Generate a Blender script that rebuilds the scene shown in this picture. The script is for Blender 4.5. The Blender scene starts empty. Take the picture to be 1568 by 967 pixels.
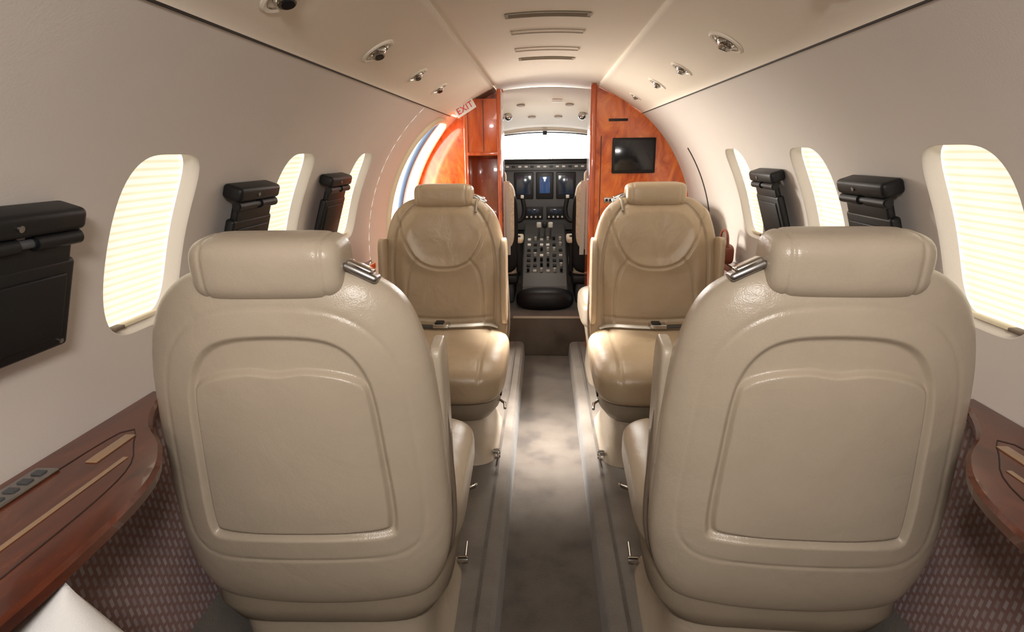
import bpy, bmesh, math
import numpy as np
from mathutils import Vector, Matrix
S = bpy.context.scene
PI = math.pi
RAD = math.radians

# ------------------------------------------------------------------ materials
def newmat(name):
    m = bpy.data.materials.new(name); m.use_nodes = True
    nt = m.node_tree; b = nt.nodes["Principled BSDF"]
    return m, nt, b

def mat(name, col, rough=0.5, metal=0.0, var=0.0, vscale=6.0, bump=0.0, bscale=200.0,
        coat=0.0, col2=None, big_bump=0.0, emit=None, estr=0.0, spec=0.5, sheen=0.0, alpha=None, trans=0.0):
    m, nt, b = newmat(name)
    N, L = nt.nodes, nt.links
    b.inputs["Base Color"].default_value = (*col, 1)
    b.inputs["Roughness"].default_value = rough
    b.inputs["Metallic"].default_value = metal
    b.inputs["Coat Weight"].default_value = coat
    b.inputs["Specular IOR Level"].default_value = spec
    b.inputs["Sheen Weight"].default_value = sheen
    b.inputs["Transmission Weight"].default_value = trans
    tc = N.new("ShaderNodeTexCoord")
    if var > 0 or col2:
        nz = N.new("ShaderNodeTexNoise"); nz.inputs["Scale"].default_value = vscale
        nz.inputs["Detail"].default_value = 5
        L.new(tc.outputs["Object"], nz.inputs["Vector"])
        cr = N.new("ShaderNodeValToRGB")
        cr.color_ramp.elements[0].position = 0.3; cr.color_ramp.elements[1].position = 0.7
        c2 = col2 if col2 else tuple(min(1, c*(1+var)) for c in col)
        c1 = col if col2 else tuple(c*(1-var) for c in col)
        cr.color_ramp.elements[0].color = (*c1, 1); cr.color_ramp.elements[1].color = (*c2, 1)
        L.new(nz.outputs["Fac"], cr.inputs["Fac"]); L.new(cr.outputs["Color"], b.inputs["Base Color"])
    if bump > 0:
        nb = N.new("ShaderNodeTexNoise"); nb.inputs["Scale"].default_value = bscale
        nb.inputs["Detail"].default_value = 3
        L.new(tc.outputs["Object"], nb.inputs["Vector"])
        bp = N.new("ShaderNodeBump"); bp.inputs["Strength"].default_value = bump
        bp.inputs["Distance"].default_value = 0.002
        L.new(nb.outputs["Fac"], bp.inputs["Height"])
        last = bp
        if big_bump > 0:
            n2 = N.new("ShaderNodeTexNoise"); n2.inputs["Scale"].default_value = 9
            n2.inputs["Detail"].default_value = 4; n2.inputs["Distortion"].default_value = 0.6
            L.new(tc.outputs["Object"], n2.inputs["Vector"])
            b2 = N.new("ShaderNodeBump"); b2.inputs["Strength"].default_value = big_bump
            b2.inputs["Distance"].default_value = 0.01
            L.new(n2.outputs["Fac"], b2.inputs["Height"]); L.new(bp.outputs["Normal"], b2.inputs["Normal"])
            last = b2
        L.new(last.outputs["Normal"], b.inputs["Normal"])
    if emit:
        b.inputs["Emission Color"].default_value = (*emit, 1)
        b.inputs["Emission Strength"].default_value = estr
    return m

M_LEATHER = mat("leather_beige", (0.465,0.39,0.30), 0.27, var=0.05, vscale=5, bump=0.25, bscale=420, big_bump=0.36)
M_LEATHER_DIM = mat("leather_beige_dim", (0.42,0.315,0.205), 0.28, var=0.07, vscale=5, bump=0.25, bscale=420, big_bump=0.5)  # same leather, darker: puts the front seats' weaker light into the colour
M_LEATHER_D = mat("leather_beige_darkened", (0.30,0.245,0.18), 0.45, var=0.06, bump=0.25, bscale=420)  # same leather darkened; on the shroud it paints in the under-cushion shadow
M_PIPE = mat("piping_brown", (0.16,0.12,0.09), 0.55, bump=0.1)
M_WALL = mat("wall_ultraleather", (0.67,0.615,0.568), 0.75, var=0.02, vscale=3, bump=0.18, bscale=260)
M_HEAD = mat("headliner_cream", (0.77,0.69,0.585), 0.7, var=0.02, vscale=3, bump=0.15, bscale=300)
M_CREAM = mat("trim_cream_plastic", (0.76,0.68,0.50), 0.45, bump=0.03, bscale=80)
M_DARK = mat("dark_gap", (0.03,0.022,0.018), 0.7, bump=0.05)
M_BLACK = mat("black_plastic", (0.008,0.008,0.009), 0.45, bump=0.08, bscale=300, spec=0.3)
M_BLACKG = mat("black_glass", (0.008,0.009,0.012), 0.12, bump=0.0)
M_CHROME = mat("chrome", (0.55,0.53,0.50), 0.14, metal=1.0, bump=0.02, bscale=30)
M_STEEL = mat("satin_steel", (0.35,0.34,0.33), 0.35, metal=1.0, bump=0.02, bscale=60)
M_VENT = mat("vent_grille", (0.36,0.30,0.23), 0.6, bump=0.1)
M_WHITE = mat("white_cotton", (0.8,0.79,0.78), 0.8, bump=0.3, bscale=500, big_bump=0.3)
M_BLUE = mat("door_frame_blue", (0.07,0.11,0.18), 0.4, bump=0.05)
M_BELT = mat("belt_webbing", (0.66,0.62,0.55), 0.7, bump=0.4, bscale=700)
M_BELTD = mat("belt_webbing_dark", (0.05,0.045,0.04), 0.7, bump=0.4, bscale=700)
M_RED = mat("exit_red", (0.7,0.03,0.02), 0.5, bump=0.02)
M_SIGN = mat("sign_white", (0.8,0.78,0.75), 0.5, bump=0.02)
M_BAG = mat("handbag_leather", (0.20,0.045,0.02), 0.4, bump=0.2)
M_FLEECE = mat("sheepskin_beige", (0.72,0.62,0.46), 0.95, var=0.15, vscale=60, bump=0.9, bscale=160, sheen=0.3)
M_GREY = mat("grey_panel", (0.065,0.068,0.072), 0.5, bump=0.05)
M_GREYL = mat("console_grey", (0.07,0.068,0.066), 0.5, bump=0.05)
M_KNOB = mat("knob_grey", (0.50,0.49,0.46), 0.5, bump=0.03)
M_SCR = mat("avionics_screen", (0.01,0.015,0.03), 0.1, emit=(0.05,0.12,0.30), estr=0.35)
M_SCR2 = mat("avionics_screen_dim", (0.01,0.013,0.018), 0.12, emit=(0.03,0.05,0.09), estr=0.15)
M_INLAY_GLINT = mat("pale_inlay_glint", (0.36,0.22,0.12), 0.25, bump=0.02, coat=0.6)

def wood(name, ca, cb, cc, scale=3.0, axis_scale=(1,1,1), coat=0.8):
    m, nt, b = newmat(name); N, L = nt.nodes, nt.links
    tc = N.new("ShaderNodeTexCoord"); mp = N.new("ShaderNodeMapping")
    mp.inputs["Scale"].default_value = axis_scale
    L.new(tc.outputs["Object"], mp.inputs["Vector"])
    n1 = N.new("ShaderNodeTexNoise"); n1.inputs["Scale"].default_value = scale
    n1.inputs["Detail"].default_value = 9; n1.inputs["Roughness"].default_value = 0.62
    n1.inputs["Distortion"].default_value = 2.2
    L.new(mp.outputs["Vector"], n1.inputs["Vector"])
    cr = N.new("ShaderNodeValToRGB"); e = cr.color_ramp.elements
    e[0].position = 0.3; e[0].color = (*ca, 1); e[1].position = 0.72; e[1].color = (*cc, 1)
    k = e.new(0.5); k.color = (*cb, 1)
    L.new(n1.outputs["Fac"], cr.inputs["Fac"]); L.new(cr.outputs["Color"], b.inputs["Base Color"])
    b.inputs["Roughness"].default_value = 0.25
    b.inputs["Coat Weight"].default_value = coat; b.inputs["Coat Roughness"].default_value = 0.04
    return m
M_WOOD = wood("cherry_burl_veneer", (0.36,0.048,0.006), (0.64,0.125,0.014), (0.84,0.24,0.038), 9.0, (1,1,0.5), 1.0)
M_WOODC = wood("cherry_cabinet_veneer", (0.28,0.035,0.006), (0.48,0.08,0.012), (0.60,0.135,0.03), 5.0, (1,1,0.3), 1.0)
M_WOOD_D = wood("cherry_ledge_veneer", (0.045,0.009,0.004), (0.105,0.021,0.008), (0.17,0.042,0.016), 5.0, (2.5,0.7,1), 0.5)

def carpet(name, c1, c2, c3):
    m, nt, b = newmat(name); N, L = nt.nodes, nt.links
    tc = N.new("ShaderNodeTexCoord")
    n1 = N.new("ShaderNodeTexNoise"); n1.inputs["Scale"].default_value = 7; n1.inputs["Detail"].default_value = 6
    L.new(tc.outputs["Object"], n1.inputs["Vector"])
    cr = N.new("ShaderNodeValToRGB"); e = cr.color_ramp.elements
    e[0].position = 0.33; e[0].color = (*c1, 1); e[1].position = 0.66; e[1].color = (*c3, 1)
    k = e.new(0.48); k.color = (*c2, 1)
    L.new(n1.outputs["Fac"], cr.inputs["Fac"]); L.new(cr.outputs["Color"], b.inputs["Base Color"])
    b.inputs["Roughness"].default_value = 0.95; b.inputs["Sheen Weight"].default_value = 0.25
    n2 = N.new("ShaderNodeTexNoise"); n2.inputs["Scale"].default_value = 350
    L.new(tc.outputs["Object"], n2.inputs["Vector"])
    bp = N.new("ShaderNodeBump"); bp.inputs["Strength"].default_value = 0.7; bp.inputs["Distance"].default_value = 0.004
    L.new(n2.outputs["Fac"], bp.inputs["Height"]); L.new(bp.outputs["Normal"], b.inputs["Normal"])
    return m
M_CARPET = carpet("aisle_carpet", (0.040,0.028,0.019), (0.072,0.054,0.038), (0.088,0.069,0.051))
M_CARPET_L = carpet("side_carpet", (0.10,0.080,0.060), (0.135,0.110,0.085), (0.158,0.132,0.105))

def dado_mat():
    m, nt, b = newmat("basketweave_fabric"); N, L = nt.nodes, nt.links
    tc = N.new("ShaderNodeTexCoord"); sp = N.new("ShaderNodeSeparateXYZ"); cb = N.new("ShaderNodeCombineXYZ")
    L.new(tc.outputs["Object"], sp.inputs[0]); L.new(sp.outputs["Z"], cb.inputs["X"]); L.new(sp.outputs["Y"], cb.inputs["Y"])
    br = N.new("ShaderNodeTexBrick"); br.inputs["Scale"].default_value = 1.0
    br.inputs["Brick Width"].default_value = 0.024; br.inputs["Row Height"].default_value = 0.015
    br.inputs["Mortar Size"].default_value = 0.0048; br.inputs["Mortar Smooth"].default_value = 0.4
    br.inputs["Color1"].default_value = (0.38,0.325,0.325,1); br.inputs["Color2"].default_value = (0.29,0.23,0.23,1)
    br.inputs["Mortar"].default_value = (0.23,0.135,0.125,1)
    L.new(cb.outputs[0], br.inputs["Vector"]); L.new(br.outputs["Color"], b.inputs["Base Color"])
    b.inputs["Roughness"].default_value = 0.8
    return m
M_DADO = dado_mat()

def shade_mat():
    m, nt, b = newmat("pleated_shade_backlit"); N, L = nt.nodes, nt.links
    tc = N.new("ShaderNodeTexCoord")
    wv = N.new("ShaderNodeTexWave"); wv.wave_type='BANDS'; wv.bands_direction='Z'
    wv.inputs["Scale"].default_value = 21; wv.inputs["Distortion"].default_value = 0.0
    L.new(tc.outputs["Object"], wv.inputs["Vector"])
    cr = N.new("ShaderNodeValToRGB"); e = cr.color_ramp.elements
    e[0].position = 0.0; e[0].color = (0.82,0.71,0.47,1); e[1].position = 0.55; e[1].color = (1.0,0.93,0.74,1)
    L.new(wv.outputs["Fac"], cr.inputs["Fac"])
    b.inputs["Base Color"].default_value = (0.55,0.50,0.42,1)
    b.inputs["Roughness"].default_value = 0.9
    L.new(cr.outputs["Color"], b.inputs["Emission Color"])
    b.inputs["Emission Strength"].default_value = 0.74
    return m
M_SHADE = shade_mat()

# ------------------------------------------------------------------ mesh helpers
def link(o, parent=None):
    S.collection.objects.link(o)
    if parent: o.parent = parent
    return o

def mkmesh(name, verts, faces, m=None, smooth=True, angle=40):
    me = bpy.data.meshes.new(name)
    me.from_pydata([tuple(map(float, v)) for v in verts], [], faces)
    me.validate(); me.update()
    if m: me.materials.append(m)
    if smooth:
        me.shade_smooth()
        me.set_sharp_from_angle(angle=RAD(angle))
    return me

def obj(name, me, parent=None, loc=(0,0,0), rot=(0,0,0)):
    o = bpy.data.objects.new(name, me); link(o, parent); o.location = loc; o.rotation_euler = rot
    return o

def empty(name, loc=(0,0,0), rot=(0,0,0)):
    e = bpy.data.objects.new(name, None); link(e); e.location = loc; e.rotation_euler = rot; e.empty_display_size = 0.1
    return e

def fixn(me):
    bm = bmesh.new(); bm.from_mesh(me); bmesh.ops.recalc_face_normals(bm, faces=bm.faces); bm.to_mesh(me); bm.free()

def rbox_mesh(name, size, m, bevel=0.005, seg=3, taper=None):
    bm = bmesh.new(); bmesh.ops.create_cube(bm, size=1)
    for v in bm.verts:
        v.co.x *= size[0]; v.co.y *= size[1]; v.co.z *= size[2]
        if taper and v.co.z > 0:
            v.co.x *= taper[0]; v.co.y *= taper[1]
    bevel = min(bevel, min(size)*0.49)
    bmesh.ops.bevel(bm, geom=bm.edges[:], offset=bevel, segments=seg, profile=0.5, affect='EDGES', clamp_overlap=True)
    me = bpy.data.meshes.new(name); bm.to_mesh(me); bm.free()
    me.materials.append(m); me.shade_smooth(); me.set_sharp_from_angle(angle=RAD(50))
    return me

def rbox(name, size, loc, m, parent=None, bevel=0.005, seg=3, rot=(0,0,0), taper=None):
    return obj(name, rbox_mesh(name, size, m, bevel, seg, taper), parent, loc, rot)

def cyl(name, r, h, loc, m, parent=None, rot=(0,0,0), r2=None, seg=28, bevel=0.0):
    bm = bmesh.new()
    bmesh.ops.create_cone(bm, cap_ends=True, segments=seg, radius1=r, radius2=r if r2 is None else r2, depth=h)
    if bevel:
        es = [e for e in bm.edges if len(e.link_faces) == 2 and any(len(f.verts) > 4 for f in e.link_faces)]
        bmesh.ops.bevel(bm, geom=es, offset=bevel, segments=2, affect='EDGES')
    me = bpy.data.meshes.new(name); bm.to_mesh(me); bm.free(); me.materials.append(m)
    me.shade_smooth(); me.set_sharp_from_angle(angle=RAD(40))
    return obj(name, me, parent, loc, rot)

def tube(name, pts, r, m, parent=None, cyclic=False, res=3):
    cu = bpy.data.curves.new(name, 'CURVE'); cu.dimensions = '3D'
    sp = cu.splines.new('POLY'); sp.points.add(len(pts)-1)
    for i, p in enumerate(pts): sp.points[i].co = (*p, 1)
    sp.use_cyclic_u = cyclic; cu.bevel_depth = r; cu.bevel_resolution = res; cu.use_fill_caps = True
    tmp = bpy.data.objects.new("tmp", cu); S.collection.objects.link(tmp)
    bpy.context.view_layer.update()
    me = bpy.data.meshes.new_from_object(tmp.evaluated_get(bpy.context.evaluated_depsgraph_get()))
    bpy.data.objects.remove(tmp); me.materials.clear(); me.materials.append(m); me.shade_smooth()
    return obj(name, me, parent)

def loft(name, rings, m, cap=True, closed=True, smooth=True, angle=40):
    n = len(rings[0]); V = [p for r in rings for p in r]; F = []
    for i in range(len(rings)-1):
        for j in range(n if closed else n-1):
            a = i*n+j; b = i*n+(j+1) % n
            F.append((a, b, b+n, a+n))
    if cap:
        F.append(tuple(range(n))[::-1]); F.append(tuple(range((len(rings)-1)*n, len(rings)*n)))
    me = mkmesh(name, V, F, m, False); 
    if closed: fixn(me)
    if smooth: me.shade_smooth(); me.set_sharp_from_angle(angle=RAD(angle))
    return me

def grid(name, fn, U, Vv, m, smooth=True):
    V = [fn(u, v) for u in U for v in Vv]; n = len(Vv)
    F = [(i*n+j, i*n+j+1, (i+1)*n+j+1, (i+1)*n+j) for i in range(len(U)-1) for j in range(n-1)]
    return mkmesh(name, V, F, m, smooth, 30)

def catmull(pts, n, closed=True):
    P = np.array(pts, float); k = len(P); out = []
    rng = k if closed else k-1
    for i in range(rng):
        if closed: p0, p1, p2, p3 = P[i-1], P[i], P[(i+1) % k], P[(i+2) % k]
        else: p0, p1, p2, p3 = P[max(i-1,0)], P[i], P[i+1], P[min(i+2,k-1)]
        for t in np.linspace(0, 1, 24, endpoint=False):
            out.append(0.5*((2*p1)+(-p0+p2)*t+(2*p0-5*p1+4*p2-p3)*t*t+(-p0+3*p1-3*p2+p3)*t**3))
    if not closed: out.append(P[-1])
    out = np.array(out)
    Q = np.vstack([out, out[:1]]) if closed else out
    d = np.r_[0, np.cumsum(np.linalg.norm(np.diff(Q, axis=0), axis=1))]
    tt = np.linspace(0, d[-1], n, endpoint=not closed)
    return np.stack([np.interp(tt, d, Q[:, i]) for i in range(Q.shape[1])], 1)

def mirror_outline(half):
    return half + [(-u, v) for u, v in reversed(half) if abs(u) > 1e-6]

def seg_dist(P, poly, closed):
    A = poly; B = np.roll(poly, -1, 0)
    if not closed: A, B = poly[:-1], poly[1:]
    best = np.full(len(P), 1e9)
    for a, b in zip(A, B):
        ab = b-a; t = np.clip(((P-a)@ab)/max(ab@ab, 1e-12), 0, 1)
        d = np.linalg.norm(P-(a+t[:, None]*ab), axis=1)
        best = np.minimum(best, d)
    return best

def sdf(P, poly):
    d = seg_dist(P, poly, True); ins = np.zeros(len(P), bool)
    x, y = P[:, 0], P[:, 1]
    for a, b in zip(poly, np.roll(poly, -1, 0)):
        c = ((a[1] > y) != (b[1] > y))
        with np.errstate(divide='ignore', invalid='ignore'):
            xi = (b[0]-a[0])*(y-a[1])/(b[1]-a[1]+1e-15)+a[0]
        ins ^= c & (x < xi)
    return np.where(ins, -d, d)

def sstep(x, a, b):
    t = np.clip((x-a)/(b-a), 0, 1); return t*t*(3-2*t)

def superell(name, a, b, c, e1, e2, m, n1=60, n2=80, fn=None, axis='z'):
    """superellipsoid with pole along chosen axis"""
    V = []; 
    def sp(w, e): return math.copysign(abs(w)**e, w)
    for i in range(1, n1):
        ph = -PI/2+PI*i/n1
        for j in range(n2):
            th = 2*PI*j/n2
            p = [a*sp(math.cos(ph), e1)*sp(math.cos(th), e2), b*sp(math.cos(ph), e1)*sp(math.sin(th), e2), c*sp(math.sin(ph), e1)]
            if axis == 'x': p = [p[2], p[0], p[1]]
            if fn: p = fn(*p)
            V.append(p)
    F = [((i*n2+j), i*n2+(j+1) % n2, (i+1)*n2+(j+1) % n2, (i+1)*n2+j) for i in range(n1-2) for j in range(n2)]
    F.append(tuple(range(n2))[::-1]); F.append(tuple(range((n1-2)*n2, (n1-1)*n2)))
    me = mkmesh(name, V, F, m, False); fixn(me); me.shade_smooth()
    return me

# ------------------------------------------------------------------ camera
CAMX, CAMZ = -0.012, 1.31
f_px, th, psi, rho = 900.0, RAD(15.52), RAD(3.13), RAD(0.7)
Fv = Vector((-math.sin(psi)*math.cos(th), math.cos(psi)*math.cos(th), -math.sin(th)))
Rv = Vector((math.cos(psi), math.sin(psi), 0)); Uv = Rv.cross(Fv)
R2 = Rv*math.cos(rho)-Uv*math.sin(rho); U2 = Uv*math.cos(rho)+Rv*math.sin(rho)
cam = bpy.data.cameras.new("camera"); co = bpy.data.objects.new("camera", cam); link(co)
mw = Matrix((( R2.x, U2.x, -Fv.x, CAMX), (R2.y, U2.y, -Fv.y, 0), (R2.z, U2.z, -Fv.z, CAMZ), (0,0,0,1)))
co.matrix_world = mw
cam.sensor_width = 36; cam.lens = f_px/1568*36; cam.clip_start = 0.02
S.camera = co

# ------------------------------------------------------------------ cabin shell
ZC, R = 0.85, 0.87
PH0, PH1 = 39.3, 93.0
YB = -1.1
def cylpt(s, y, phd, r=R):
    return (s*r*math.sin(RAD(phd)), y, ZC+r*math.cos(RAD(phd)))
NV = 25
def perim(y0, y1, p0, p1, ny=25, nv=NV):
    ys = np.linspace(y0, y1, ny); ps = np.linspace(p0, p1, nv)
    pts = [(y, p0) for y in ys[:-1]]+[(y1, p) for p in ps[:-1]]+[(y, p1) for y in ys[::-1][:-1]]+[(y0, p) for p in ps[::-1][:-1]]
    return pts
def bay(s, y0, y1, p0, p1, hole, V, F, depth=0.033, nexp=4.0):
    yc, pc, hw, hh = hole
    per = perim(y0, y1, p0, p1); n = len(per)
    hp = []
    for (y, p) in per:
        a, b = (y-yc)/hw, (p-pc)/hh
        k = (abs(a)**nexp+abs(b)**nexp)**(-1/nexp)
        hp.append((a*k, b*k))
    rings = []
    for t in np.linspace(1, 0, 13):
        t2 = t**1.6
        rings.append([cylpt(s, *( (yc+h[0]*hw)*(1-t2)+q[0]*t2, (pc+h[1]*hh)*(1-t2)+q[1]*t2)) for h, q in zip(hp, per)])
    for sc, dr in ((0.992,0.0015),(0.982,0.006),(0.974,0.014),(0.965,0.024),(0.955,depth)):
        rings.append([cylpt(s, yc+h[0]*hw*sc, pc+h[1]*hh*sc, R+dr) for h in hp])
    base = len(V)
    for r in rings: V.extend(r)
    for i in range(len(rings)-1):
        for j in range(n):
            a = base+i*n+j; b = base+i*n+(j+1) % n
            F.append((a, b, b+n, a+n))
def plain(s, y0, y1, p0, p1, V, F):
    ys = np.linspace(y0, y1, 8); ps = np.linspace(p0, p1, NV); base = len(V)
    for y in ys:
        for p in ps: V.append(cylpt(s, y, p))
    for i in range(7):
        for j in range(NV-1):
            F.append((base+i*NV+j, base+i*NV+j+1, base+(i+1)*NV+j+1, base+(i+1)*NV+j))

WINS = [1.165, 1.825, 2.49]
WHW, WPC, WHH = 0.124, 70.3, 12.6
DOOR = (3.50, 73.0, 0.30, 30.5)
def build_wall(s, name):
    V, F = [], []
    plain(s, YB, 0.80, PH0, PH1, V, F)
    b = [0.80, 1.50, 2.16, 2.85]
    for i, y in enumerate(WINS):
        bay(s, b[i], b[i+1], PH0, PH1, (y, WPC, WHW, WHH), V, F)
    if s < 0:
        bay(s, 2.85, 3.86, PH0, 128, DOOR, V, F, depth=0.07, nexp=3.2)
    else:
        plain(s, 2.85, 3.86, PH0, PH1, V, F)
    me = mkmesh(name, V, F, M_WALL, False)
    bm = bmesh.new(); bm.from_mesh(me)
    bmesh.ops.remove_doubles(bm, verts=bm.verts, dist=0.0002)
    bmesh.ops.recalc_face_normals(bm, faces=bm.faces); bm.to_mesh(me); bm.free()
    me.shade_smooth(); me.set_sharp_from_angle(angle=RAD(35))
    return obj(name, me)
wl = build_wall(-1, "wall_left"); wr = build_wall(1, "wall_right")

# windows: pleated shades
wi = 0
for s in (-1, 1):
    for y in WINS:
        wi += 1
        w = empty(f"window_{wi}")
        ps = np.linspace(WPC-WHH*1.02, WPC+WHH*1.02, 121)
        def fn(u, k):
            ph = ps[k]; tri = abs(((k/5.0) % 2)-1)
            return cylpt(s, u, ph, R+0.0335+0.004*tri)
        me = grid("pleated_shade", fn, [y-WHW*1.02, y, y+WHW*1.02], list(range(121)), M_SHADE, smooth=False)
        obj("pleated_shade", me, w)
        pb = cylpt(s, y, WPC+WHH*0.93, R+0.024)
        o = rbox("bottom_rail", (0.012, WHW*1.6, 0.010), pb, M_CREAM, w, 0.003)
        rbox("pull_tab", (0.02, 0.03, 0.008), (pb[0]-s*0.012, y-0.07, pb[2]+0.004), M_PIPE, w, 0.003)

# lower walls (dado)
def lowx(z):
    t = max(0.0, (0.84-float(z))/0.84)
    return 0.868-0.15*t**1.6
for s, nm, y1 in ((-1, "wall_left_lower", 2.86), (1, "wall_right_lower", 3.86)):
    zs = np.linspace(0.806, 0.0, 16)
    me = grid(nm, lambda y, z: (s*lowx(z), y, z), list(np.linspace(YB, y1, 12)), list(zs), M_DADO)
    obj(nm, me)
    me = grid("base_carpet", lambda y, z: (s*(lowx(z)-0.006), y, z), list(np.linspace(YB, y1, 6)), list(np.linspace(0.30, 0.0, 6)), M_CARPET_L)
    obj("baseboard_"+("left" if s < 0 else "right"), me)

# overhead panels + ceiling
IX, IZ, OX, OZ = 0.304, 1.665, 0.551, 1.523
def psu(s):
    prof = []
    prof.append((IX-0.004, IZ+0.02)); prof.append((IX-0.004, IZ+0.004)); prof.append((IX+0.002, IZ-0.002))
    for t in np.linspace(0.03, 0.97, 12):
        bul = 0.006*math.sin(PI*t)
        prof.append((IX+(OX-IX)*t+bul*0.5, IZ+(OZ-IZ)*t+bul))
    prof.append((OX-0.002, OZ-0.004)); prof.append((OX+0.004, OZ-0.002)); prof.append((OX+0.006, OZ+0.03))
    return [(s*x, z) for x, z in prof]
for s in (-1, 1):
    pr = psu(s); ys = list(np.linspace(YB, 3.58, 20))
    me = grid("overhead_panel", lambda y, k: (pr[k][0], y, pr[k][1]), ys, list(range(len(pr))), M_HEAD)
    obj("ceiling_panel_"+("left" if s < 0 else "right"), me)
    tube("trim_%d" % (1 if s < 0 else 2), [(s*(OX+0.003), YB, OZ-0.004), (s*(OX+0.003), 3.58, OZ-0.004)], 0.003, M_DARK)
me = grid("ceiling", lambda y, x: (x, y, IZ+0.012+0.032*(1-(x/0.32)**2)), list(np.linspace(YB, 3.95, 12)), list(np.linspace(-0.32, 0.32, 21)), M_HEAD)
ceil = obj("ceiling", me)
# over-door ceiling closures forward
for s in (-1, 1):
    me = grid("vest", lambda y, t: (s*(0.30+0.27*t), y, IZ+0.012-0.155*t), [3.56, 3.95], [0, .25, .5, .75, 1], M_HEAD)
    obj("ceiling_vestibule_"+("left" if s < 0 else "right"), me)

def ceilz(x): return IZ+0.012+0.032*(1-(x/0.32)**2)
def vent(y, w, d, filled):
    e = empty("ceiling_vent")
    if filled:
        me = grid("grille", lambda a, b: (b, y+a*d/2, ceilz(b)-0.003), [-1, 1], list(np.linspace(-w/2, w/2, 13)), M_VENT)
        obj("grille", me, e)
        for k in range(5):
            yy = y-d/2+d*(k+1)/6
            tube("louver_%d" % k, [(x, yy, ceilz(x)-0.004) for x in np.linspace(-w/2+0.01, w/2-0.01, 11)], 0.0008, M_VENT, e)
    pts = [(x, y-d/2, ceilz(x)-0.003) for x in np.linspace(-w/2, w/2, 13)]+[(x, y+d/2, ceilz(x)-0.003) for x in np.linspace(w/2, -w/2, 13)]
    tube("rim", pts, 0.0018, M_VENT, e, cyclic=True)
vent(1.93, 0.255, 0.05, True); vent(2.18, 0.245, 0.055, False); vent(2.53, 0.25, 0.07, False); vent(2.78, 0.24, 0.05, True)

# reading lights on the overhead panels
def lamp_unit(s, y, rad):
    e = empty("reading_light")
    t = 0.37
    px, pz = IX+(OX-IX)*(1-t)+0.003, IZ+(OZ-IZ)*(1-t)+0.005
    n = Vector((-s*0.498, 0, -0.867)); tg = Vector((s*0.867, 0, -0.498)); yv = n.cross(tg)
    e.matrix_world = Matrix(((tg.x, yv.x, n.x, s*px), (tg.y, yv.y, n.y, y), (tg.z, yv.z, n.z, pz), (0,0,0,1)))
    k = rad/0.035
    rings = []
    for r, z in ((1.35,-0.001),(1.34,0.003),(1.2,0.0055),(1.02,0.004),(0.95,-0.003),(0.85,-0.012)):
        rings.append([(r*rad*math.cos(a), r*rad*math.sin(a)*0.9, z*k) for a in np.linspace(0, 2*PI, 40, endpoint=False)])
    obj("bezel", loft("bezel", rings, M_HEAD, cap=False), e)
    rings = []
    for r, z in ((0.99,0.004),(0.93,-0.002),(0.7,-0.011),(0.02,-0.014)):
        rings.append([(r*rad*math.cos(a), r*rad*math.sin(a)*0.9, z*k) for a in np.linspace(0, 2*PI, 40, endpoint=False)])
    obj("reflector_bowl", loft("bowl", rings, M_CHROME, cap=False), e)
    me = superell("eyeball", 0.66*rad, 0.64*rad, 0.42*rad, 1, 1, M_CHROME, 20, 28); obj("eyeball", me, e, (0, 0, 0.001))
    cyl("nozzle", 0.44*rad, 0.008*k, (0.1*rad, -0.12*rad, 0.36*rad), M_CHROME, e, (RAD(15), RAD(10), 0), bevel=0.001)
    cyl("lens", 0.32*rad, 0.002, (0.1*rad, -0.13*rad, 0.36*rad+0.0048*k), M_BLACKG, e, (RAD(15), RAD(10), 0))
for y, r in ((1.115,0.038),(1.71,0.038),(2.23,0.031),(2.69,0.031)): lamp_unit(-1, y, r)
for y, r in ((1.115,0.038),(1.69,0.038),(2.20,0.031),(2.65,0.031),(3.25,0.026)): lamp_unit(1, y, r)

# ------------------------------------------------------------------ floor
AL, AR = -0.132, 0.158
obj("floor", mkmesh("floor", [(AL-0.02,YB,0),(AR+0.02,YB,0),(AR+0.02,3.80,0),(AL-0.02,3.80,0)], [(0,1,2,3)], M_CARPET))
ZS = 0.10
for s, a, nm in ((-1, AL, "floor_side_left"), (1, AR, "floor_side_right")):
    prof = [(a, 0.0), (a+s*0.004, 0.06), (a+s*0.008, 0.085), (a+s*0.02, 0.097), (a+s*0.035, ZS), (s*0.5, ZS), (s*0.86, ZS)]
    me = grid(nm, lambda y, k: (prof[k][0], y, prof[k][1]), [YB, 0.5, 1.5, 2.5, 3.80], list(range(len(prof))), M_CARPET_L)
    obj(nm, me)
for s, a, nm in ((-1, AL, "floor_edge_strip_left"), (1, AR, "floor_edge_strip_right")):
    rbox(nm, (0.012, 4.8, 0.005), (a+s*0.06, 1.3, ZS+0.0025), M_CARPET, None, 0.002)
# step to cockpit
rbox("floor_step_cockpit", (1.6, 1.9, 0.26), (0, 4.67, 0.13), M_CARPET, None, 0.008)
rbox("trim_3", (0.46, 0.03, 0.010), (0.02, 3.735, 0.263), M_VENT, None, 0.003)

# ------------------------------------------------------------------ rear wall
obj("wall_rear", mkmesh("wall_rear", [(-0.9,YB,0),(0.9,YB,0),(0.9,YB,1.75),(-0.9,YB,1.75)], [(0,1,2,3)], M_WALL))

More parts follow.
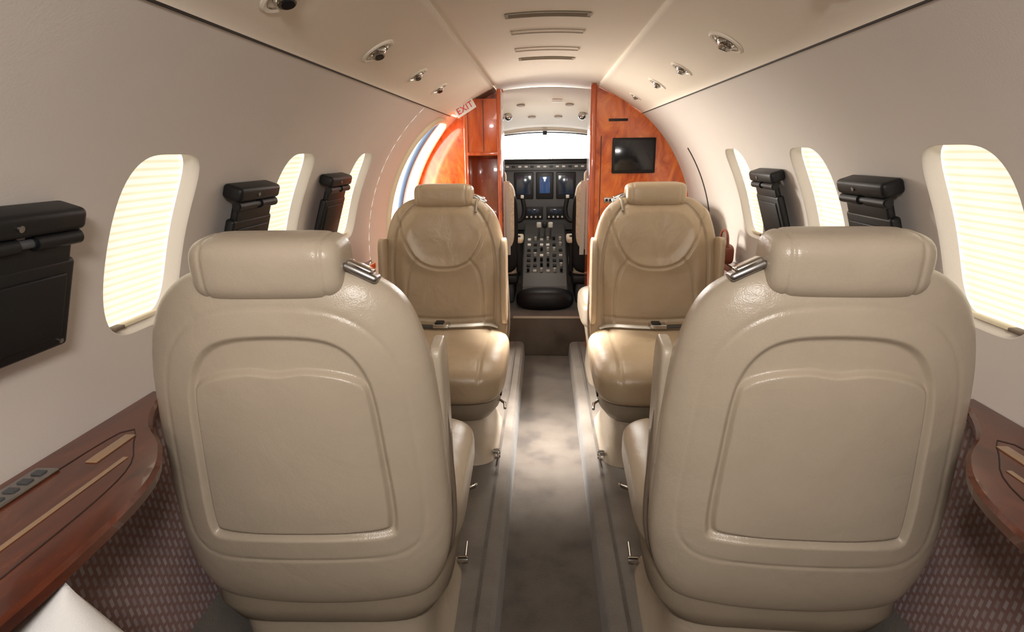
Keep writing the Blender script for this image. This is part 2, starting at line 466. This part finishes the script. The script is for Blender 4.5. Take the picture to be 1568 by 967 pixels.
# ------------------------------------------------------------------ ledges
def ledge(s, nm):
    e = empty(nm)
    inner = [(0.835, 1.16), (0.815, 1.09), (0.765, 1.00), (0.69, 0.915), (0.635, 0.80), (0.615, 0.62), (0.615, 0.4), (0.62, 0.1), (0.62, -0.3)]
    inn = catmull(inner, 50, closed=False)
    out = [(0.866, -0.3), (0.866, 1.16)]
    top = [(s*x, y) for x, y in list(inn)+out]
    rings = []
    for dz, inset in ((-0.03, 0.012), (-0.022, 0.002), (-0.006, 0), (0, 0.006)):
        r = []
        for i, (x, y) in enumerate(top):
            r.append((x+s*inset if i < 50 else x, y-inset*0.5, 0.815+dz))
        rings.append(r)
    obj("wood_top", loft("wood_top", rings, M_WOOD_D, True, angle=30), e)
    rbox("wood_ledge", (0.05, 1.6, 0.035), (s*0.838, 1.95, 0.7975), M_WOOD_D, e, 0.008)
    # folded table lid outline
    lid = catmull([(0.80,0.96),(0.74,0.91),(0.69,0.81),(0.675,0.6),(0.675,0.2),(0.80,0.2),(0.81,0.6)], 60)
    tube("lid_groove", [(s*x, y, 0.8155) for x, y in lid], 0.0010, M_DARK, e, cyclic=True)
    rbox("hinge_inlay", (0.009, 0.66, 0.002), (s*0.725, 0.54, 0.8158), M_INLAY_GLINT, e, 0.0008)
    rbox("window_glint", (0.020, 0.10, 0.003), (s*0.772, 0.90, 0.8162), M_INLAY_GLINT, e, 0.001)  # pale strip that paints a window reflection onto the veneer
    # switch plate
    rbox("switch_plate", (0.040, 0.14, 0.005), (s*0.825, 0.755, 0.8175), M_STEEL, e, 0.002)
    for k in range(5):
        rbox("button_%d" % k, (0.018, 0.014, 0.004), (s*0.825, 0.703+0.026*k, 0.8205), M_GREY, e, 0.001)
    return e
ledge(-1, "side_ledge_table"); ledge(1, "side_ledge_table")

# ------------------------------------------------------------------ fold-down monitors
def monitor(s, y, phi=63.6):
    e = empty("fold_down_monitor")
    p = Vector(cylpt(s, y, phi, R-0.026))
    ph = RAD(72)
    nin = Vector((-s*math.sin(ph), 0, -math.cos(ph))); down = Vector((s*math.cos(ph), 0, -math.sin(ph))); ax = down.cross(nin)
    e.matrix_world = Matrix(((ax.x, down.x, nin.x, p.x), (ax.y, down.y, nin.y, p.y), (ax.z, down.z, nin.z, p.z), (0,0,0,1)))
    rbox("wall_bracket", (0.215, 0.036, 0.05), (0, 0.0, 0.002), M_BLACK, e, 0.010)
    for sx in (-0.058, 0.058):
        cyl("hinge_barrel", 0.012, 0.09, (sx, 0.030, 0.016), M_BLACK, e, (0, PI/2, 0), bevel=0.003)
    cyl("hinge_pin", 0.007, 0.20, (0, 0.030, 0.016), M_GREY, e, (0, PI/2, 0))
    rbox("hinge_plate", (0.185, 0.05, 0.018), (0, 0.058, 0.008), M_BLACK, e, 0.006)
    rbox("screen_case", (0.205, 0.155, 0.024), (0, 0.143, 0.006), M_BLACK, e, 0.008)
    rbox("screen_back_plate", (0.165, 0.11, 0.006), (0, 0.143, 0.019), M_BLACK, e, 0.003)
    for k in (-1, 1):
        cyl("screw", 0.004, 0.004, (k*0.085, 0.208, 0.0185), M_STEEL, e)
    cyl("button", 0.005, 0.004, (0.02, 0.0, 0.028), M_STEEL, e)
    return e
for y in (0.795, 1.50, 2.13): monitor(-1, y)
for y in (0.78, 1.46, 2.12): monitor(1, y)

# ------------------------------------------------------------------ passenger seat
A_half = [(0,1.122),(0.10,1.120),(0.172,1.102),(0.230,1.045),(0.262,0.95),(0.276,0.84),(0.283,0.72),(0.287,0.60),(0.283,0.51),(0.264,0.435),(0.222,0.380),(0.13,0.363),(0,0.360)]
OUT_A = catmull(mirror_outline(A_half), 300)
B_half = [(0,1.008),(0.08,1.002),(0.128,0.980),(0.160,0.935),(0.176,0.87),(0.186,0.75),(0.193,0.65),(0.192,0.592),(0.179,0.570),(0.10,0.567),(0,0.567)]
OUT_B = catmull(mirror_outline(B_half), 160)
C_half = [(0,0.938),(0.05,0.943),(0.11,0.934),(0.152,0.914),(0.165,0.882),(0.174,0.77),(0.180,0.66),(0.179,0.600),(0.167,0.583),(0.10,0.579),(0,0.579)]
OUT_C = catmull(mirror_outline(C_half), 160)
F_half = [(0,1.10),(0.10,1.095),(0.15,1.07),(0.195,1.0),(0.222,0.90),(0.230,0.80),(0.228,0.68),(0.220,0.56),(0.19,0.48),(0.1,0.455),(0,0.455)]
OUT_F = catmull(mirror_outline(F_half), 160)
U_seam = catmull([(-0.205,1.06),(-0.18,0.96),(-0.13,0.865),(-0.07,0.825),(0,0.815),(0.07,0.825),(0.13,0.865),(0.18,0.96),(0.205,1.06)], 70, False)
L_seam = catmull([(-0.118,0.855),(-0.155,0.80),(-0.172,0.70),(-0.175,0.58)], 30, False)
R_seam = L_seam*np.array([-1, 1])
H_seam = catmull([(-0.22,0.60),(0,0.585),(0.22,0.60)], 30, False)

LEAN = 0.085
def midy(u, v): return -(v-0.42)*LEAN + 0.30*u*u

def build_back():
    cen = np.array([0, 0.75])
    sl = list(np.linspace(0.02, 0.80, 130))
    al = list(np.linspace(math.asin(0.807), PI/2, 26))
    ss = np.array(sl+[math.sin(a) for a in al])
    def prof(s, p): return (np.maximum(0, 1-s**p))**(1/p)
    def ringset(front, ss):
        rings = []
        for s in ss:
            P = cen+(OUT_A-cen)*s
            if not front:
                d = 0.078*prof(s, 2.7)
                sb = sdf(P, OUT_B); sc = sdf(P, OUT_C)
                d = d-0.014*sstep(-sb, 0.0, 0.014)+0.013*sstep(-sc, 0.0, 0.010)
                d = d-0.002*np.exp(-((sb-0.048)/0.004)**2)
                yy = midy(P[:, 0], P[:, 1])-d
            else:
                d = 0.062*prof(s, 3.2)
                sf = sdf(P, OUT_F)
                d = d+0.014*sstep(-sf, 0.0, 0.05)-0.008*np.exp(-(sf/0.005)**2)
                us = seg_dist(P, U_seam, False)
                d = d-0.008*np.exp(-(us/0.0055)**2)+0.008*np.exp(-(us/0.03)**2)
                for L_ in (L_seam, R_seam): 
                    q = seg_dist(P, L_, False); d = d-0.005*np.exp(-(q/0.006)**2)
                q = seg_dist(P, H_seam, False); d = d-0.006*np.exp(-(q/0.006)**2)
                yy = midy(P[:, 0], P[:, 1])+d
            rings.append(np.stack([P[:, 0], yy, P[:, 1]], 1))
        return rings
    rb = ringset(False, ss); rf = ringset(True, np.r_[ss[:130:2], ss[130:]])
    rings = rb+rf[::-1][1:]
    me = loft("seat_back", [list(map(tuple, r)) for r in rings], M_LEATHER, True)
    me.set_sharp_from_angle(angle=PI)
    return me
ME_BACK = build_back()

def hr_fn(x, y, z):
    k = 1-0.035*math.exp(-((abs(x)-0.101)/0.004)**2)
    return [x, (y*k)+0.25*x*x, z*k]
ME_HEAD = superell("headrest", 0.064, 0.056, 0.131, 0.36, 0.60, M_LEATHER, 110, 64, hr_fn, 'x')

CH, CL = 0.298, 0.285
def cu_fn(x, y, z):
    if z > 0:
        z += 0.012*(1-(x/CH)**2)
        g = math.exp(-((abs(x)-0.205)/0.006)**2)+math.exp(-((y+0.0)/0.006)**2)*(1 if abs(x) < 0.205 else 0)
        z -= 0.007*g
    if y > 0: z -= 0.03*(y/0.29)**3
    return [x, y, z]
ME_CUSH = superell("seat_cushion", CH, CL, 0.080, 0.50, 0.34, M_LEATHER, 70, 180, cu_fn)

def rrect(hw, y0, y1, z, rad, n=48, e=0.35):
    yc, hl = (y0+y1)/2, (y1-y0)/2; out = []
    for a in np.linspace(0, 2*PI, n, endpoint=False):
        c, s_ = math.cos(a), math.sin(a)
        out.append((hw*math.copysign(abs(c)**e, c), yc+hl*math.copysign(abs(s_)**e, s_), z))
    return out
ME_SHROUD = loft("shroud", [rrect(0.272,0.0,0.54,0.45,0), rrect(0.278,-0.01,0.555,0.40,0), rrect(0.272,-0.02,0.545,0.345,0), rrect(0.245,-0.01,0.52,0.305,0), rrect(0.20,0.02,0.48,0.285,0)], M_LEATHER_D, True, angle=60)
ME_PED = loft("pedestal", [rrect(0.225,0.0,0.48,0.30,0), rrect(0.22,0.01,0.46,0.22,0), rrect(0.23,0.0,0.47,0.15,0), rrect(0.25,-0.01,0.50,0.115,0), rrect(0.255,-0.02,0.51,0.1,0)], M_LEATHER, True, angle=60)
ME_ARM = superell("armrest", 0.016, 0.050, 0.19, 0.3, 0.5, M_LEATHER, 50, 40)

def seat(loc, rotz, guide, leather=None):
    e = empty("passenger_seat", loc, (0, 0, rotz))
    parts = []
    parts.append(obj("seat_back", ME_BACK, e))
    parts.append(obj("headrest", ME_HEAD, e, (0, midy(0, 1.13)-0.004, 1.124), (RAD(5), 0, 0)))
    parts.append(obj("seat_cushion", ME_CUSH, e, (0, 0.32, 0.480)))
    obj("base_shroud", ME_SHROUD, e); obj("pedestal", ME_PED, e)
    for s in (-1, 1):
        parts.append(obj("armrest", ME_ARM, e, (s*0.270, 0.05, 0.76), (RAD(5), 0, 0)))
        rbox("armrest_slot", (0.004, 0.014, 0.08), (s*0.286, 0.06, 0.70), M_LEATHER_D, e, 0.002, rot=(RAD(5), 0, 0))
        ed = [(u*1.004, v) for u, v in OUT_A if u*s > 0 and 0.41 < v < 0.86]
        ed.sort(key=lambda q: q[1])
        tube("edge_piping", [(u, midy(u, v)+0.035, v) for u, v in ed[::2]], 0.006, M_PIPE, e)
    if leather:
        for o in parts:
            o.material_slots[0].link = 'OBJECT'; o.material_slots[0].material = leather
    # belt
    zz = 0.580
    for s in (-1, 1):
        pts = [(s*0.24, 0.07, 0.55), (s*0.20, 0.10, 0.57), (s*0.12, 0.14, zz-0.002), (s*0.03, 0.16, zz)]
        q = catmull(pts, 20, False)
        V = []; 
        for p in q: V += [(p[0], p[1]-0.024, p[2]), (p[0], p[1]+0.024, p[2]+0.002)]
        me = mkmesh("belt_strap", V, [(2*i, 2*i+1, 2*i+3, 2*i+2) for i in range(19)], M_BELT if s*guide > 0 else M_BELTD)
        o = obj("belt_strap", me, e)
        md = o.modifiers.new("s", 'SOLIDIFY'); md.thickness = 0.004
    rbox("belt_buckle", (0.07, 0.055, 0.018), (0.0, 0.162, zz+0.008), M_CHROME, e, 0.004)
    rbox("buckle_lift_tab", (0.036, 0.045, 0.008), (0.008, 0.162, zz+0.019), M_BLACK, e, 0.002)
    # shoulder belt guide
    g = guide
    gx = g*0.157
    gy = midy(gx, 1.105)
    rbox("belt_guide_base", (0.066, 0.044, 0.014), (gx, gy-0.016, 1.110), M_STEEL, e, 0.006, rot=(RAD(-6), g*RAD(26), 0))
    rbox("belt_guide_cover", (0.050, 0.034, 0.012), (gx, gy-0.018, 1.119), M_CHROME, e, 0.005, rot=(RAD(-6), g*RAD(26), 0))
    tube("shoulder_strap", [(gx, gy+0.0, 1.114), (gx-g*0.008, gy+0.03, 1.105), (gx-g*0.01, gy+0.062, 1.06)], 0.006, M_LEATHER_D, e)
    # release handles
    for s in (-1, 1):
        tube("recline_lever", [(s*0.272, 0.44, 0.36), (s*0.292, 0.46, 0.355), (s*0.295, 0.49, 0.345)], 0.006, M_CHROME, e)
        cyl("track_latch", 0.012, 0.03, (s*0.255, 0.43, 0.125), M_CHROME, e, (0, PI/2, 0), bevel=0.002)
        tube("track_latch_arm", [(s*0.262, 0.43, 0.125), (s*0.262, 0.50, 0.135)], 0.004, M_CHROME, e)
        rbox("vent_slot", (0.006, 0.04, 0.05), (s*0.276, 0.42, 0.40), M_BLACK, e, 0.002)
    return e
seat((-0.492, 1.070, 0), RAD(2), 1)
seat((0.500, 1.085, 0), RAD(-2), -1)
seat((-0.455, 2.61, 0), PI, -1, M_LEATHER_DIM)
seat((0.480, 2.61, 0), PI, 1, M_LEATHER_DIM)

# side-facing low seat by the forward cabinet
dv = empty("side_facing_seat", (0, 3.17, 0))
obj("cushion", superell("cushion", 0.30, 0.27, 0.085, 0.45, 0.35, M_LEATHER, 40, 90), dv, (0.485, 0, 0.485))
obj("backrest", superell("backrest", 0.055, 0.27, 0.24, 0.4, 0.4, M_LEATHER, 50, 60), dv, (0.765, 0, 0.80))
me = loft("base", [[(px+0.48, py-0.25, pz) for px, py, pz in rrect(h, 0, 0.50, zz_, 0)] for h, zz_ in ((0.255,0.46),(0.26,0.38),(0.235,0.22),(0.245,0.1))], M_LEATHER, True, angle=60)
obj("base", me, dv)

# ------------------------------------------------------------------ forward cabinets
def bulkhead(s, xin, y, th_, name, z0=0.0):
    pts = [(xin, z0)]
    pts.append((xin, 1.69)); pts.append((0.31, 1.665)) if xin < 0.31 else None
    for ph in np.linspace(24 if xin < 0.31 else 36, 95, 24):
        pts.append(((R+0.004)*math.sin(RAD(ph)), ZC+(R+0.004)*math.cos(RAD(ph))))
    pts.append((0.82, 0.4)); pts.append((0.72, z0))
    pts = [(s*x, z) for x, z in pts]
    rings = [[(x, y, z) for x, z in pts], [(x, y+th_, z) for x, z in pts]]
    return loft(name, rings, M_WOOD, True, smooth=False)
cr = empty("forward_cabinet")
obj("carcass", bulkhead(1, 0.262, 3.60, 0.25, "carcass"), cr)
rbox("edge_pilaster", (0.035, 0.05, 1.5), (0.275, 3.588, 0.93), M_WOODC, cr, 0.012)
rbox("door_groove", (0.004, 0.004, 1.2), (0.325, 3.599, 0.80), M_DARK, cr, 0.001)
rbox("monitor_bezel", (0.25, 0.02, 0.20), (0.515, 3.592, 1.285), M_BLACK, cr, 0.006)
rbox("monitor_glass", (0.225, 0.006, 0.172), (0.515, 3.581, 1.287), M_BLACKG, cr, 0.002)
rbox("light_slot", (0.11, 0.006, 0.014), (0.42, 3.598, 1.485), M_BLACK, cr, 0.002)
rbox("switch_panel", (0.10, 0.008, 0.03), (0.40, 3.597, 1.03), M_STEEL, cr, 0.002)
for k in range(4): rbox("switch_%d" % k, (0.014, 0.006, 0.016), (0.366+0.022*k, 3.592, 1.03), M_BLACK, cr, 0.001)

cl = empty("galley_cabinet")
obj("carcass", bulkhead(-1, 0.262, 3.86, 0.04, "carcass"), cl)
for nm, sz, lc in (("column_inner", (0.022,0.30,1.66), (-0.268,3.70,0.83)), ("column_outer", (0.022,0.30,1.60), (-0.462,3.70,0.80)),
                   ("upper_door", (0.175,0.28,0.30), (-0.365,3.70,1.46)), ("lower_cabinet", (0.175,0.28,0.90), (-0.365,3.70,0.45))):
    rbox(nm, sz, lc, M_WOODC, cl, 0.004)
rbox("niche_back", (0.18, 0.01, 0.45), (-0.365, 3.82, 1.1), M_WOODC, cl, 0.002)
rbox("upper_door_groove", (0.003, 0.003, 0.28), (-0.36, 3.559, 1.46), M_DARK, cl, 0.001)
rbox("niche_lip", (0.178, 0.012, 0.02), (-0.365, 3.556, 1.305), M_WOODC, cl, 0.004)

# exit sign
ex = empty("exit_sign", (-0.455, 3.50, 1.555), (0, RAD(-30), 0))
rbox("plate", (0.12, 0.012, 0.055), (0, 0, 0), M_SIGN, ex, 0.003)
tx = bpy.data.curves.new("t", 'FONT'); tx.body = "EXIT"; tx.size = 0.05; tx.align_x = 'CENTER'; tx.align_y = 'CENTER'; tx.extrude = 0.001
to = bpy.data.objects.new("tmp", tx); S.collection.objects.link(to); bpy.context.view_layer.update()
tme = bpy.data.meshes.new_from_object(to.evaluated_get(bpy.context.evaluated_depsgraph_get())); bpy.data.objects.remove(to)
tme.materials.clear(); tme.materials.append(M_RED)
obj("lettering", tme, ex, (0, -0.0075, 0), (PI/2, 0, 0))

# entry door surround + door edge
dr = empty("door_1")
def hole_pts(yc, pc, hw, hh, n=3.2, r=R, k=90):
    out = []
    for a in np.linspace(0, 2*PI, k, endpoint=False):
        c, s_ = math.cos(a), math.sin(a)
        kk = (abs(c)**n+abs(s_)**n)**(-1/n)
        out.append(cylpt(-1, yc+c*kk*hw, pc+s_*kk*hh, r))
    return out
tube("door_seal", hole_pts(*DOOR, r=R-0.002), 0.018, M_CREAM, dr, cyclic=True, res=4)
tube("door_edge_blue", [cylpt(-1, 3.60, p, R+0.03) for p in np.linspace(44, 104, 40)], 0.018, M_BLUE, dr)
tube("door_edge_white", [cylpt(-1, 3.66, p, R+0.03) for p in np.linspace(44, 104, 40)], 0.014, M_SIGN, dr)
# escape-hatch gap, right wall
tube("trim_4", [cylpt(1, 3.18-0.0009*(p-57), p, R-0.001) for p in np.linspace(57, 92, 20)], 0.004, M_DARK)

# ------------------------------------------------------------------ cockpit
for s, nm in ((-1, "wall_cockpit_left"), (1, "wall_cockpit_right")):
    me = grid(nm, lambda y, z: (s*(0.78-0.10*(y-3.9)), y, z), [3.9, 4.4, 5.0, 5.25], [0.2, 0.8, 1.2, 1.7], M_GREY); obj(nm, me)
def ckc(y, x):
    t = (y-3.88)/1.17
    return (x, y, 1.70-0.20*t**1.3-0.25*x*x)
obj("ceiling_cockpit", grid("ceiling_cockpit", ckc, list(np.linspace(3.88, 5.05, 14)), list(np.linspace(-0.75, 0.75, 21)), M_HEAD))
obj("wall_cockpit_front", mkmesh("wall_cockpit_front", [(-0.8,5.10,0.2),(0.8,5.10,0.2),(0.8,5.10,1.22),(-0.8,5.10,1.22)], [(0,1,2,3)], M_GREY))
# windshield frame
wf = empty("windshield_frame")
tube("header", [(x, 5.05, 1.495-0.25*x*x) for x in np.linspace(-0.7, 0.7, 20)], 0.02, M_HEAD, wf)
tube("visor_rail", [(x, 4.98, 1.465-0.2*x*x) for x in np.linspace(-0.5, 0.5, 20)], 0.005, M_BLACK, wf)
for s in (-1, 1):
    tube("side_post", [(s*0.38, 5.03, 1.46), (s*0.40, 5.06, 1.275)], 0.02, M_CREAM, wf)
rbox("compass", (0.035, 0.03, 0.03), (0.0, 4.97, 1.46), M_BLACK, wf, 0.004)
# overhead fittings
oh = empty("cockpit_overhead_fittings")
for x, y in ((-0.17,4.35),(0.17,4.35),(-0.10,4.7),(0.10,4.7)):
    p = ckc(y, x); cyl("speaker_vent", 0.03, 0.012, (p[0], p[1], p[2]-0.004), M_VENT, oh, (RAD(-8), 0, 0), bevel=0.003)
for x in (-0.27, 0.27):
    p = ckc(4.55, x); me = superell("map_light", 0.03, 0.03, 0.03, 1, 1, M_CHROME, 16, 20); obj("map_light", me, oh, (p[0], p[1], p[2]-0.02))
p = ckc(4.25, 0.08); rbox("placard", (0.07, 0.05, 0.02), (p[0], p[1], p[2]-0.008), M_SIGN, oh, 0.004)
# instrument panel
ip = empty("instrument_panel")
rbox("glareshield", (1.25, 0.24, 0.05), (0, 4.97, 1.235), M_BLACK, ip, 0.02)
rbox("annunciator_row", (0.9, 0.02, 0.05), (0, 4.86, 1.195), M_GREY, ip, 0.004)
for i, x in enumerate(np.linspace(-0.40, 0.40, 17)):
    rbox("button_%d" % i, (0.026, 0.01, 0.014), (x, 4.846, 1.20), M_KNOB if i % 3 else M_BLACK, ip, 0.002)
rbox("panel_face", (1.25, 0.04, 0.50), (0, 4.91, 0.94), M_GREY, ip, 0.006)
for x in (-0.40, -0.17, 0.0, 0.17, 0.40):
    rbox("display_bezel", (0.155 if abs(x)>0 else 0.14, 0.02, 0.21), (x, 4.885, 1.05), M_BLACK, ip, 0.006)
    rbox("display_screen", (0.12 if abs(x)>0 else 0.085, 0.006, 0.15 if abs(x)>0 else 0.13), (x, 4.874, 1.055), M_SCR if abs(x) < 0.01 else M_SCR2, ip, 0.002)
for x in (-0.09, 0.09):
    rbox("radio_unit", (0.15, 0.02, 0.10), (x, 4.885, 0.83), M_BLACK, ip, 0.004)
    rbox("radio_display", (0.10, 0.006, 0.035), (x, 4.874, 0.845), M_SCR2, ip, 0.002)
    for k in range(4): cyl("knob", 0.008, 0.02, (x-0.055+0.036*k, 4.87, 0.80), M_KNOB, ip, (PI/2, 0, 0))
# pedestal
pdl = empty("center_pedestal")
prof = [(4.88,0.74),(4.70,0.68),(4.45,0.57),(4.18,0.47),(4.06,0.40),(4.02,0.30),(4.02,0.26),(4.88,0.26)]
rings = [[(x, y, z) for y, z in prof] for x in (-0.165, -0.155, 0.155, 0.165)]
rings[0] = [(-0.165, y+(0.01 if y<4.5 else 0), z-0.01) for y, z in prof]; rings[3] = [(0.165, y+(0.01 if y<4.5 else 0), z-0.01) for y, z in prof]
obj("console_body", loft("console_body", rings, M_GREYL, True, smooth=False), pdl)
slope = math.atan2(0.74-0.47, 4.88-4.18)
rng = np.random.RandomState(4)
k = 0
for yy in np.linspace(4.20, 4.62, 7):
    zz = np.interp(yy, [4.18,4.45,4.70,4.88], [0.47,0.57,0.68,0.74])
    for xx in np.linspace(-0.12, 0.12, 6):
        k += 1
        if rng.rand() < 0.6:
            rbox("key_%d" % k, (0.026, 0.026, 0.012), (xx, yy, zz+0.004), [M_KNOB, M_BLACK, M_BLACK, M_SIGN][rng.randint(4)], pdl, 0.003, rot=(slope, 0, 0))
        else:
            cyl("knob_%d" % k, 0.010, 0.03, (xx, yy, zz+0.012), [M_KNOB, M_BLACK][rng.randint(2)], pdl, (slope, 0, 0), bevel=0.002)
for x in (-0.045, 0.0, 0.045):
    tube("throttle_lever", [(x, 4.68, 0.66), (x, 4.62, 0.73), (x, 4.60, 0.76)], 0.008, M_STEEL, pdl)
    rbox("throttle_grip", (0.038, 0.034, 0.045), (x, 4.60, 0.765), M_KNOB if x else M_BLACK, pdl, 0.01)
me = superell("foot_well_cover", 0.20, 0.10, 0.075, 0.7, 0.8, M_BLACK, 20, 30); obj("foot_well_cover", me, pdl, (0, 3.99, 0.325))

def yoke(x):
    e = empty("control_yoke", (x, 4.50, 0.86))
    tube("column", [(0, 0.02, 0), (0, 0.38, -0.02)], 0.018, M_BLACK, e)
    pts = catmull([(-0.13,0,0.13),(-0.145,0,0.02),(-0.11,0,-0.05),(0,0,-0.04),(0.11,0,-0.05),(0.145,0,0.02),(0.13,0,0.13)], 50, False)
    tube("wheel", [tuple(p) for p in pts], 0.017, M_BLACK, e, res=5)
    rbox("hub", (0.09, 0.03, 0.06), (0, 0, -0.03), M_GREY, e, 0.01)
    for s in (-1, 1): rbox("trim_switch", (0.024, 0.024, 0.024), (s*0.13, -0.014, 0.13), M_KNOB, e, 0.004)
yoke(-0.30); yoke(0.30)

def pilot_seat(s):
    e = empty("pilot_seat", (s*0.370, 4.12, 0.26))
    me = superell("back_pad", 0.170, 0.075, 0.24, 0.4, 0.5, M_FLEECE, 50, 50); obj("back_pad", me, e, (0, -0.05, 0.63), (RAD(6), 0, 0))
    me = superell("back_frame", 0.185, 0.035, 0.29, 0.35, 0.5, M_BLACK, 40, 50); obj("back_frame", me, e, (0, -0.06, 0.52), (RAD(6), 0, 0))
    me = superell("headrest", 0.11, 0.05, 0.06, 0.5, 0.5, M_FLEECE, 30, 40); obj("headrest", me, e, (-s*0.0, -0.06, 0.88))
    me = superell("seat_pad", 0.19, 0.22, 0.06, 0.4, 0.4, M_FLEECE, 30, 60); obj("seat_pad", me, e, (0, 0.2, 0.26))
    rbox("pan", (0.36, 0.44, 0.07), (0, 0.18, 0.18), M_BLACK, e, 0.02)
    rbox("base", (0.30, 0.36, 0.16), (0, 0.18, 0.08), M_GREY, e, 0.02)
    for k in (-1, 1):
        rbox("armrest_post", (0.03, 0.05, 0.26), (k*0.185, 0.0, 0.36), M_BLACK, e, 0.01)
        me = superell("armrest_pad", 0.028, 0.13, 0.022, 0.5, 0.5, M_FLEECE, 16, 30); obj("armrest_pad", me, e, (k*0.190, 0.06, 0.46))
        rbox("harness_strap", (0.03, 0.006, 0.5), (k*0.12, -0.135, 0.62), M_BELT, e, 0.002, rot=(RAD(6), 0, 0))
pilot_seat(-1); pilot_seat(1)

# ------------------------------------------------------------------ props
def pillow(h=0.13):
    V = []; n = 40
    def fn(sgn):
        out = []
        for i in range(n+1):
            for j in range(n+1):
                u, v = -1+2*i/n, -1+2*j/n
                k = (1-abs(u)**2.6)*(1-abs(v)**2.6); k = max(k, 0)**0.45
                pin = 1-0.06*(1-u*u)*abs(v)**3
                pin2 = 1-0.06*(1-v*v)*abs(u)**3
                out.append((h*u*pin2, sgn*0.055*k, h*v*pin))
        return out
    a, b = fn(1), fn(-1); V = a+b; F = []; m = n+1
    for i in range(n):
        for j in range(n):
            q = (i*m+j, i*m+j+1, (i+1)*m+j+1, (i+1)*m+j)
            F.append(q); F.append(tuple(x+m*m for x in q[::-1]))
    me = mkmesh("pillow", V, F, M_WHITE, False)
    bm = bmesh.new(); bm.from_mesh(me); bmesh.ops.remove_doubles(bm, verts=bm.verts, dist=0.0005)
    bmesh.ops.recalc_face_normals(bm, faces=bm.faces); bm.to_mesh(me); bm.free(); me.shade_smooth()
    return me
obj("pillow", pillow(), None, (-0.650, 0.560, 0.612), (RAD(-8), RAD(-30), RAD(35)))
bs = empty("bench_seat", (-0.57, 0.30, 0))
obj("cushion", superell("cushion", 0.19, 0.36, 0.06, 0.3, 0.3, M_LEATHER, 30, 60), bs, (0, 0, 0.370))
rbox("base", (0.32, 0.6, 0.22), (0, 0, 0.21), M_LEATHER_D, bs, 0.02)

hb = empty("handbag", (0.80, 2.68, 0.816))
obj("body", superell("body", 0.035, 0.07, 0.045, 0.5, 0.5, M_BAG, 24, 36), hb, (0, 0, 0.046))
tube("handle", [tuple(p) for p in catmull([(0,-0.06,0.08),(0,-0.045,0.13),(0,0,0.15),(0,0.045,0.13),(0,0.06,0.08)], 24, False)], 0.006, M_BAG, hb)

# ------------------------------------------------------------------ lighting
w = bpy.data.worlds.new("world"); S.world = w; w.use_nodes = True
bg = w.node_tree.nodes["Background"]; bg.inputs[0].default_value = (0.95, 0.97, 1.0, 1); bg.inputs[1].default_value = 3.0

def area(name, loc, target, sx, sy, power, col=(1,1,1), spread=None):
    l = bpy.data.lights.new(name, 'AREA'); l.shape = 'RECTANGLE'; l.size = sx; l.size_y = sy; l.energy = power; l.color = col
    if spread: l.spread = RAD(spread)
    o = bpy.data.objects.new(name, l); link(o); o.location = loc
    o.rotation_euler = (Vector(target)-Vector(loc)).to_track_quat('-Z', 'Y').to_euler()
    return o
area("door_daylight", (-1.20, 3.75, 1.2), (0, 2.5, 1.1), 0.5, 0.9, 70, (1, 0.94, 0.83))
area("windshield_daylight", (0, 5.7, 1.6), (0, 3.5, 1.2), 1.2, 0.4, 55, (1, 0.96, 0.90))
area("aft_cabin_lamp", (0.0, -0.25, 1.62), (0, 1.2, 0.8), 0.26, 0.10, 10.5, (1, 0.95, 0.90))
area("ceiling_wash_lamp", (0.0, 2.6, 1.665), (0, 2.6, 0), 0.3, 0.9, 3.2, (1, 0.93, 0.82))
area("aisle_pool_light", (0.01, 2.75, 1.66), (0.01, 2.45, 0), 0.12, 0.3, 6.0, (1, 0.97, 0.95), 35)  # added lamp with no fixture, makes the bright pool on the aisle carpet
pl = bpy.data.lights.new("cockpit_fill_light", 'POINT'); pl.energy = 3.0; pl.color = (1, 0.95, 0.86); pl.shadow_soft_size = 0.06  # added unseen fill that brightens the cockpit headliner
po = bpy.data.objects.new("cockpit_fill_light", pl); link(po); po.location = (0, 4.40, 1.22)

S.view_settings.view_transform = 'Standard'
S.view_settings.look = 'None'
S.view_settings.exposure = 0.45
